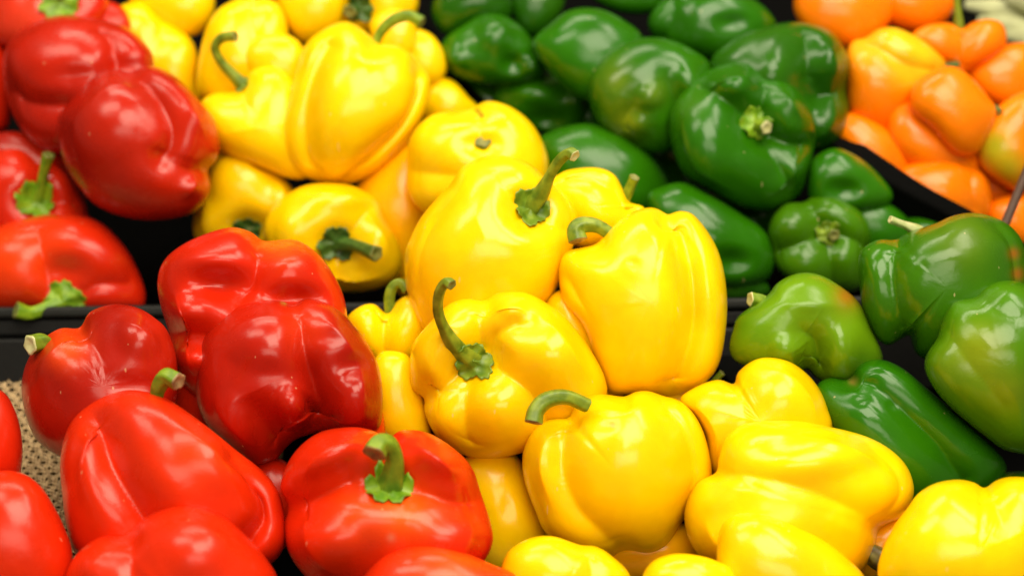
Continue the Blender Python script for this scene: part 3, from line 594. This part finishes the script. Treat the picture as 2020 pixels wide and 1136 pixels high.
    L.new(n4.outputs['Fac'], ad.inputs[0]); L.new(n3.outputs['Fac'], ad.inputs[2])
    bp = N.new('ShaderNodeBump'); bp.inputs['Strength'].default_value = .16; bp.inputs['Distance'].default_value = .0013
    L.new(ad.outputs[0], bp.inputs['Height']); L.new(bp.outputs[0], b.inputs['Normal'])
    b.inputs['Specular IOR Level'].default_value = .42
    b.inputs['Subsurface Weight'].default_value = sub
    b.inputs['Subsurface Scale'].default_value = .006
    b.inputs['Subsurface Radius'].default_value = (1.0, .5, .1)
    return m

def stem_material(name, c1, c2, scale=160):
    m, nt, N, L, b = new_mat(name)
    tc = N.new('ShaderNodeTexCoord')
    n = N.new('ShaderNodeTexNoise'); n.inputs['Scale'].default_value = scale; n.inputs['Detail'].default_value = 4
    L.new(tc.outputs['Object'], n.inputs['Vector'])
    cr = N.new('ShaderNodeValToRGB'); cr.color_ramp.elements[0].position = .35; cr.color_ramp.elements[1].position = .65
    cr.color_ramp.elements[0].color = (*c1, 1); cr.color_ramp.elements[1].color = (*c2, 1)
    L.new(n.outputs['Fac'], cr.inputs[0]); L.new(cr.outputs[0], b.inputs['Base Color'])
    bp = N.new('ShaderNodeBump'); bp.inputs['Strength'].default_value = .4; bp.inputs['Distance'].default_value = .001
    L.new(n.outputs['Fac'], bp.inputs['Height']); L.new(bp.outputs[0], b.inputs['Normal'])
    b.inputs['Roughness'].default_value = .42
    return m

def plain(name, c, rough, bump=0, scale=200, vary=.15):
    m, nt, N, L, b = new_mat(name)
    tc = N.new('ShaderNodeTexCoord')
    n = N.new('ShaderNodeTexNoise'); n.inputs['Scale'].default_value = scale; n.inputs['Detail'].default_value = 4
    L.new(tc.outputs['Object'], n.inputs['Vector'])
    cr = N.new('ShaderNodeValToRGB'); cr.color_ramp.elements[0].position = .3; cr.color_ramp.elements[1].position = .7
    cr.color_ramp.elements[0].color = (*[x * (1 - vary) for x in c], 1); cr.color_ramp.elements[1].color = (*[min(1, x * (1 + vary)) for x in c], 1)
    L.new(n.outputs['Fac'], cr.inputs[0]); L.new(cr.outputs[0], b.inputs['Base Color'])
    b.inputs['Roughness'].default_value = rough
    b.inputs['Specular IOR Level'].default_value = .5 if rough < .5 else .25 if rough < .7 else .04
    if bump:
        bp = N.new('ShaderNodeBump'); bp.inputs['Strength'].default_value = bump; bp.inputs['Distance'].default_value = .001
        L.new(n.outputs['Fac'], bp.inputs['Height']); L.new(bp.outputs[0], b.inputs['Normal'])
    return m

SKIN = {'red': skin_material('red_skin', .20, .33, .12), 'yellow': skin_material('yellow_skin', .15, .27, .25), 'green': skin_material('green_skin', .16, .30, .0), 'orange': skin_material('orange_skin', .18, .3, .2)}
STEM = {
    'green': stem_material('stem_fresh_green', (.09, .18, .006), (.22, .32, .015)),
    'olive': stem_material('stem_olive', (.10, .17, .006), (.26, .34, .018)),
    'bright': stem_material('stem_bright_green', (.10, .24, .005), (.24, .40, .012)),
    'dim': stem_material('stem_deep_green', (.03, .085, .008), (.07, .15, .015)),
    'brown': stem_material('stem_browning', (.05, .03, .012), (.20, .20, .03)),
    'pale': stem_material('stem_pale', (.30, .38, .10), (.55, .55, .28)),
}
CUT = {
    'green': stem_material('stem_cut_green', (.10, .13, .02), (.24, .24, .06)),
    'dry': stem_material('stem_cut_dry', (.12, .06, .02), (.50, .34, .16)),
    'pale': stem_material('stem_cut_pale', (.42, .42, .16), (.70, .66, .36)),
    'red': stem_material('stem_cut_rusty', (.16, .03, .01), (.35, .20, .05)),
}
PIG = {'red': np.array([.58, .015, .002]), 'yellow': np.array([1.0, .63, .001]), 'green': np.array([.020, .130, .001]), 'orange': np.array([1.0, .225, .001])}
LIGHTGREEN = np.array([.15, .30, .004])
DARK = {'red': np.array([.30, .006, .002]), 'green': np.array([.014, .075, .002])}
GROUP = {('red', 0): 'red peppers in the front pile', ('red', 1): 'reflected red peppers built as a back pile', ('yellow', 0): 'yellow peppers in the front pile',
         ('yellow', 1): 'reflected yellow peppers built as a back pile', ('green', 0): 'green peppers in the front pile', ('green', 1): 'reflected green peppers built as a back pile',
         ('orange', 1): 'reflected orange peppers built as a back pile'}

# ------------------------------------------------------------------ peppers
DIST = {}
def settle():
    """how far off each pepper lies: on the sloping pile, and far enough back to rest behind those in front of it"""
    cell = 10; placed = []
    for i, p in enumerate(P):
        c, _ = centroid(p['out'])
        d = pile_distance(min(max(c[1], -20), 1180)) + p.get('dd', 0) + (.045 if p.get('back') else 0)
        if p.get('D'): d = p['D']
        for it in range(3):
            W, P0, nu, nv, px, Rm = shape_pepper(p, i, d, True)
            q, dep = project(W)
            g = (q // cell).astype(int) + 40
            fr = np.full((300, 200), np.inf); bk = np.full((300, 200), -np.inf)
            np.minimum.at(fr, (g[:, 0], g[:, 1]), dep); np.maximum.at(bk, (g[:, 0], g[:, 1]), dep)
            need = 0
            for (f2, b2) in placed:
                ok = np.isfinite(fr) & np.isfinite(f2)
                if ok.sum() < 8: continue
                diff = (f2 + (.25 if p['kind'] == 'orange' else .10 if p.get('back') else .25) * (b2 - f2) + .001 - fr)[ok]
                need = max(need, np.percentile(diff, 78))
            if need < .001 or p.get('D'): break
            d += min(need, .12)
        placed.append((fr, bk)); DIST[i] = round(d, 4)

try:
    DIST = dict(enumerate(SETTLED))
except NameError:
    settle()

def tube(name, pts3, radii, mat, loc, parent, ribs=5, seed=0, nv=20):
    n = 22
    C3 = catmull(pts3, n); R = np.interp(np.linspace(0, 1, n), np.linspace(0, 1, len(radii)), radii)
    T = np.gradient(C3, axis=0); T /= np.linalg.norm(T, axis=1, keepdims=True) + 1e-12
    ref = np.array([.3, .5, .8]); verts = []
    r = np.random.RandomState(seed)
    e1 = np.cross(T[0], ref); e1 /= np.linalg.norm(e1)
    v = np.arange(nv) / nv * 2 * math.pi
    prof = 1 + .09 * np.cos(ribs * v + r.rand() * 6) + .04 * np.cos(2 * v + r.rand() * 6)
    for k in range(n):
        e1 = e1 - (e1 @ T[k]) * T[k]; e1 /= np.linalg.norm(e1); e2 = np.cross(T[k], e1)
        tw = v + k * .03
        verts.append(C3[k] + R[k] * prof[:, None] * (np.cos(tw)[:, None] * e1 + np.sin(tw)[:, None] * e2))
    V = np.concatenate(verts) - loc
    f = [(a * nv + j, a * nv + (j + 1) % nv, (a + 1) * nv + (j + 1) % nv, (a + 1) * nv + j) for a in range(n - 1) for j in range(nv)]
    o = link_mesh(name, V, f, mat, loc, True, parent)
    # the cut end, slightly dished, with a rim
    rim = verts[-1]; cen = C3[-1]
    rings = [rim, cen + (rim - cen) * .96 + T[-1] * R[-1] * .10, cen + (rim - cen) * .72 + T[-1] * R[-1] * .13, cen + (rim - cen) * .35 - T[-1] * R[-1] * .10]
    jit = 1 + r.uniform(-.04, .04, (4, nv, 1)); jit[0] = 1
    rings = [cen + (q - cen) * jit[k] for k, q in enumerate(rings)]
    V2 = np.concatenate(rings + [cen[None] - T[-1] * R[-1] * .12]) - loc
    f2 = [(a * nv + j, a * nv + (j + 1) % nv, (a + 1) * nv + (j + 1) % nv, (a + 1) * nv + j) for a in range(3) for j in range(nv)] + [(3 * nv + j, 3 * nv + (j + 1) % nv, 4 * nv) for j in range(nv)]
    return o, V2, f2

def build_pepper(i, p):
    W, P0, nu, nv, px, Rm = shape_pepper(p, i, DIST[i])
    faces = grid_faces(nu, nv)
    name = p['kind'] + '_bell_pepper'
    o = link_mesh(name, W - P0, faces, SKIN[p['kind']], P0)
    o['label'] = p['label']; o['category'] = 'pepper'; o['group'] = GROUP[(p['kind'], p.get('back', 0))]
    base = PIG[p['kind']].copy()
    r = np.random.RandomState(i)
    base *= 1 + r.uniform(-.07, .07)
    if p.get('light'): base = base * (1 - p['light']) + LIGHTGREEN * p['light']
    if p.get('warm'): base = base * (1 - p['warm']) + np.array([.70, .024, .002]) * p['warm']
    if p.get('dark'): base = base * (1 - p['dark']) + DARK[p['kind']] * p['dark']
    colr = np.tile(base, (len(W), 1))
    q, d = project(W); zc = (P0 - CAM) @ FWD
    # unripe or riper blushes, wandering over the skin
    b = np.clip(lumps((W - P0) / (Rm * px), i + 200, 2.6), 0, 1)[:, None]
    if p['kind'] == 'green': colr = colr * (1 - .2 * b) + np.array([.05, .18, .002]) * .2 * b
    if p['kind'] == 'red': colr = colr * (1 - .35 * b) + np.array([.80, .035, .006]) * .35 * b
    if p['kind'] == 'yellow': colr = colr * (1 - .3 * b) + np.array([1.0, .67, .002]) * .3 * b
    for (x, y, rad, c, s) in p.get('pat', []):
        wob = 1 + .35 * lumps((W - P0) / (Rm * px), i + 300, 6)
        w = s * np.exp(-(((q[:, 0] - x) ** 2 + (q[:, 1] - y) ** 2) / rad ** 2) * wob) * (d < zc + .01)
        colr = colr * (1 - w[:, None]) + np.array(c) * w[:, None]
    ca = o.data.color_attributes.new('pigment', 'FLOAT_COLOR', 'POINT')
    ca.data.foreach_set('color', np.concatenate([colr, np.ones((len(W), 1))], 1).ravel().astype('f'))
    st = p.get('stem')
    if not st: return o
    bvh = BVHTree.FromPolygons([tuple(v) for v in W], faces)
    def hit(x, y):
        dr = point(x, y, 1) - CAM; L = np.linalg.norm(dr)
        h = bvh.ray_cast(Vector(CAM), Vector(dr / L))
        if h[0] is None: return None, None
        return (np.array(h[0]) - CAM) @ FWD, np.array(h[1])
    pts = st['pts']
    key = 'brown' if st['col'] == 'brown' else st['col']
    if st.get('bright', 0) > .5: key = 'bright'
    if st.get('dark'): key = 'dim'
    mat = STEM[key]
    d0, nrm = hit(*pts[0])
    facing = st.get('cal', 0) > 0
    if d0 is None or not facing: d0 = (zc if d0 is None else min(zc, d0 + .020)) - st.get('fw', 0)
    pts3 = []
    seg = np.r_[0, np.cumsum(np.hypot(*np.diff(np.array(pts), axis=0).T))]; seg /= seg[-1]
    for (x, y), t in zip(pts, seg):
        pts3.append(point(x, y, d0 + (.003 if facing else 0) - st['dz'] * t))
    w0, w1 = st['w'][0] * px * .48, st['w'][1] * px * .48
    mid = w0 * .25 + w1 * .55
    radii = [w0 * 1.15, w0 * .85, mid * .95, mid * .95, w1 * .95, w1 * 1.08] if facing else [w0, w0 * .97, w0 * .5 + w1 * .5, w1, w1, w1 * 1.08]
    s, V2, f2 = tube('stem', pts3, radii, mat, P0, o, seed=i)
    ce = link_mesh('cut_end', V2, f2, CUT[st.get('end', 'pale' if st['col'] == 'pale' else 'green')], P0, True, None)
    ce.parent = s; ce.location = (0, 0, 0)
    if facing:
        # the calyx: a ragged star draped over the shoulder round the stem
        R = st['cal'] * px * .95
        n = nrm / np.linalg.norm(nrm)
        if n @ FWD > 0: n = -n
        n = n * .6 - FWD * .4; n /= np.linalg.norm(n)
        e1 = np.cross(n, UP); e1 /= np.linalg.norm(e1); e2 = np.cross(n, e1)
        c3 = point(pts[0][0], pts[0][1], d0)
        rr = np.random.RandomState(i + 5); ph = rr.rand() * 6; nl = 6; na = 60; nr = 9
        v = np.arange(na) / na * 2 * math.pi
        star = .70 + .20 * np.abs(np.cos(nl / 2 * (v + .15 * np.sin(v * 2 + ph)) + ph)) ** .8 + .07 * np.sin(v * 3 + ph * 2) + .04 * np.sin(v * 17 + ph)
        top = []; 
        for k in range(nr + 1):
            t = k / nr
            for j in range(na):
                rad = R * star[j] * t
                pt = c3 + rad * (math.cos(v[j]) * e1 + math.sin(v[j]) * e2)
                h = bvh.ray_cast(Vector(pt + n * .03), Vector(-n))
                z = .03
                if h[0] is not None and h[3] < .05: z = h[3]
                wave = .0012 * math.sin(v[j] * 5 + ph) * t + R * (.10 * t ** 6 * (1 + math.sin(v[j] * 7 + ph)))
                top.append(pt + n * (.03 - z + .0008 + wave + .0025 * (1 - t) ** 2))
        top = np.array(top).reshape(nr + 1, na, 3)
        for _ in range(2):                                  # ease the sheet over sharp creases
            top[1:-1] = .5 * top[1:-1] + .125 * (np.roll(top, 1, 1) + np.roll(top, -1, 1))[1:-1] + .125 * (top[:-2] + top[2:])
        low = top - n * .0011
        V = np.concatenate([top.reshape(-1, 3), low.reshape(-1, 3)]) - P0
        f = []; m = (nr + 1) * na
        for a in range(nr):
            for j in range(na):
                k = (j + 1) % na
                f.append((a * na + j, (a + 1) * na + j, (a + 1) * na + k, a * na + k))
                f.append((m + a * na + j, m + a * na + k, m + (a + 1) * na + k, m + (a + 1) * na + j))
        for j in range(na):
            k = (j + 1) % na
            f.append((nr * na + j, m + nr * na + j, m + nr * na + k, nr * na + k))
        link_mesh('calyx', V, f, STEM['bright'] if key in ('bright', 'green') else mat if key == 'dim' else STEM['green'], P0, True, o)
    return o

for i, p in enumerate(P):
    build_pepper(i, p)

# ------------------------------------------------------------------ what the peppers lie in
def prism(name, ring_a, ring_b, mat, parent=None, loc=None, bevel=.0015):
    """a solid between two equal rings of points"""
    A = np.array(ring_a, float); B = np.array(ring_b, float); n = len(A)
    loc = (A.mean(0) + B.mean(0)) / 2 if loc is None else np.array(loc)
    V = np.concatenate([A, B]) - loc
    f = [tuple(range(n))[::-1], tuple(range(n, 2 * n))] + [(j, (j + 1) % n, n + (j + 1) % n, n + j) for j in range(n)]
    o = link_mesh(name, V, f, mat, loc, False, parent)
    import bmesh
    bm = bmesh.new(); bm.from_mesh(o.data); bmesh.ops.recalc_face_normals(bm, faces=bm.faces); bm.to_mesh(o.data); bm.free()
    if bevel:
        md = o.modifiers.new('edge', 'BEVEL'); md.width = bevel; md.segments = 2; md.limit_method = 'ANGLE'
    return o

def tag(o, label, cat, kind=None):
    if label: o['label'] = label
    if cat: o['category'] = cat
    if kind: o['kind'] = kind
    return o

SL = math.radians(20)
BN = np.array([0, -math.sin(SL), math.cos(SL)]); BV = np.array([0, math.cos(SL), math.sin(SL)])
B0 = point(CX, CY, pile_distance(CY)) - BN * .17
def bed(u, v, h=0): return B0 + u * RIGHT + v * BV + h * BN
def on_bed(x, y, h=0):
    """where the sight line through (x, y) meets the sloping bed; returns bed coordinates"""
    dr = point(x, y, 1) - CAM
    t = ((B0 + h * BN - CAM) @ BN) / (dr @ BN)
    q = CAM + t * dr - B0
    return q @ RIGHT, q @ BV

black = plain('black_plastic', (.003, .003, .003), .60, .15, 300)
rubber = plain('black_liner', (.0025, .0025, .0025), .9, .3, 400)
o = prism('display_bed', [bed(-1.2, -.8, -.03), bed(1.2, -.8, -.03), bed(1.2, .95, -.03), bed(-1.2, .95, -.03)],
          [bed(-1.2, -.8), bed(1.2, -.8), bed(1.2, .95), bed(-1.2, .95)], rubber)
tag(o, None, None, 'structure')
o = prism('back_wall', [bed(-1.6, .96, -.3), bed(1.6, .96, -.3), bed(1.6, .99, -.3), bed(-1.6, .99, -.3)],
          [bed(-1.6, .96, .6), bed(1.6, .96, .6), bed(1.6, .99, .6), bed(-1.6, .99, .6)], plain('brown_wall', (.16, .10, .055), .6, .1, 20))
tag(o, None, None, 'structure')

# the mirror's bottom frame, built as a rail before the reflected pile
RD = .835
rail = bpy.data.objects.new('rail', None); col.objects.link(rail)
rail.location = point(CX, 640, RD); tag(rail, 'black bottom frame of the mirror, built as a rail behind the front pile', 'rail')
def bar(name, y0l, y0r, y1l, y1r, d0, d1, mat):
    a = [point(-500, y0l, d0), point(-500, y1l, d0), point(-500, y1l, d1), point(-500, y0l, d1)]
    b = [point(2500, y0r, d0), point(2500, y1r, d0), point(2500, y1r, d1), point(2500, y0r, d1)]
    return prism(name, a, b, mat, rail, bevel=.002)
grey = plain('dark_grey_plastic', (.010, .011, .010), .55, .1, 200)
bar('top_strip', 612, 574, 634, 596, RD - .004, RD + .03, grey)
bar('middle_strip', 637, 599, 672, 626, RD - .001, RD + .03, black)
bar('lower_strip', 676, 629, 800, 760, RD - .009, RD + .03, black)

# dividers between the trays; the two back ones stand in for mirror reflections
def divider(label, pts, wid, d, mat=black, up=1):
    P3 = [point(x, y, dd) for (x, y), dd in zip(pts, d)]
    P3 = catmull(np.array(P3), 14)
    V = []; 
    for k, c in enumerate(P3):
        w = wid * 1.0
        for (s, h) in ((-1, 0), (1, 0), (1, -.12), (-1, -.12)):
            V.append(c + RIGHT * s * w / 2 + UP * abs(s) * 0 + BN * h)
    V = np.array(V); loc = V.mean(0); f = []
    for k in range(13):
        a = 4 * k
        for j in range(4): f.append((a + j, a + (j + 1) % 4, a + 4 + (j + 1) % 4, a + 4 + j))
    f += [(3, 2, 1, 0), (52, 53, 54, 55)]
    o = link_mesh('tray_divider', V - loc, f, mat, loc, False)
    md = o.modifiers.new('edge', 'BEVEL'); md.width = .002; md.segments = 2; md.limit_method = 'ANGLE'
    o['group'] = 'black dividers between the trays'
    return tag(o, label, 'divider')
divider('black divider between the reflected yellow and the reflected green peppers', [(790,-60),(850,80),(905,160),(990,240)], .012, [1.0,.975,.955,.93], rubber)
divider('thick black divider sloping down between the reflected green and orange peppers', [(1655,270),(1710,308),(1800,368),(1915,430),(2060,520)], .020, [.880,.864,.852,.845,.835], rubber)
divider('dark divider edge between the front yellow and the front green peppers', [(1380,650),(1440,722),(1500,790),(1560,860)], .016, [.84,.82,.80,.78], rubber)

# thin brown rod standing at the right
def cyl(name, a, b, r, mat, parent=None, n=14):
    a = np.array(a); b = np.array(b); t = (b - a) / np.linalg.norm(b - a); e1 = np.cross(t, FWD); e1 /= np.linalg.norm(e1); e2 = np.cross(t, e1)
    ra = [a + r * (math.cos(k * 2 * math.pi / n) * e1 + math.sin(k * 2 * math.pi / n) * e2) for k in range(n)]
    return prism(name, ra, [q + (b - a) for q in ra], mat, parent, bevel=0)
tag(cyl('rod', point(1975, 460, .80), point(2060, 255, .80), .0026, plain('brown_metal', (.09, .045, .03), .35)), 'thin brown rod leaning at the right edge in front of the orange peppers', 'rod')

# pale leafy bundle in the top right corner
rr = np.random.RandomState(4)
leek = bpy.data.objects.new('leafy_vegetable', None); col.objects.link(leek); leek.location = point(1980, 60, 1.10)
tag(leek, 'pale green blurred vegetable in the top right corner beyond the orange peppers', 'vegetable')
pale = plain('pale_leaf', (.48, .50, .27), .5, .3, 60, .2)
for k, (x0, y0, x1, y1, wd) in enumerate([(1905, 10, 2060, 60, 32), (1930, 45, 2080, 95, 40), (1990, 0, 2090, 40, 40), (1985, 70, 2100, 110, 34)]):
    a = point(x0, y0, 1.10 - .01 * k); b = point(x1, y1, 1.08 - .01 * k); m = (a + b) / 2 + BN * .006
    s, V2, f2 = tube('leaf_stalk', [a, m, b], [wd * .3 * 1.1 / F, wd * .55 * 1.1 / F, wd * .5 * 1.1 / F, wd * .3 * 1.1 / F], pale, np.array(leek.location), leek, ribs=3, seed=k)

# woven mat under the red peppers
mat_o = bpy.data.objects.new('woven_mat', None); col.objects.link(mat_o)
uv = [on_bed(x, y, .07) for x, y in ((-60, 725), (360, 725), (-60, 1136), (360, 1136))]
u0 = min(a for a, b in uv) - .12; u1 = -.13; v0 = min(b for a, b in uv) - .1; v1 = max(b for a, b in uv)
mat_o.location = bed((u0 + u1) / 2, (v0 + v1) / 2, .07)
tag(mat_o, 'beige woven straw mat showing between the red peppers and the left edge', 'mat')
straw = stem_material('straw', (.32, .20, .09), (.66, .47, .24), 420)
def strands(name, along_u):
    V = []; f = []; pitch = .0036; w = .0009; rs = np.random.RandomState(9 + along_u)
    (a0, a1, b0, b1) = (u0, u1, v0, v1) if along_u else (v0, v1, u0, u1)
    nb = int((b1 - b0) / pitch); na = int((a1 - a0) / (pitch / 2))
    for k in range(nb):
        for twin in (-1, 1):
            if not along_u and twin == 1 and k % 2: continue
            off = b0 + k * pitch + twin * .00085 + rs.uniform(-.0002, .0002); base = len(V)
            hh = rs.uniform(-.0002, .0002); ww = w * rs.uniform(.75, 1.15) / 2
            for j in range(na + 1):
                t = a0 + j * pitch / 2
                h = .07 + hh + .0012 * (1 if ((j // 2 + k) % 2) == (1 if along_u else 0) else -1) * (1 if j % 2 else .0)
                jt = rs.uniform(-.00015, .00015)
                for (s, z) in ((-1, 0), (0, .0005), (1, 0)):
                    c = (t, off + s * ww + jt) if along_u else (off + s * ww + jt, t)
                    V.append(bed(c[0], c[1], h + z))
            for j in range(na):
                a = base + 3 * j
                f.append((a, a + 1, a + 4, a + 3)); f.append((a + 1, a + 2, a + 5, a + 4))
    V = np.array(V); L = np.array(mat_o.location)
    o = link_mesh(name, V - L, f, straw, L, True, mat_o)
    o['kind'] = 'stuff'
strands('weft_strands', 1); strands('warp_strands', 0)
link_mesh('backing', np.array([bed(u0, v0, .0675), bed(u1, v0, .0675), bed(u1, v1, .0675), bed(u0, v1, .0675)]) - np.array(mat_o.location), [(0, 1, 2, 3)], plain('backing_cloth', (.045, .028, .012), .9), np.array(mat_o.location), False, mat_o)
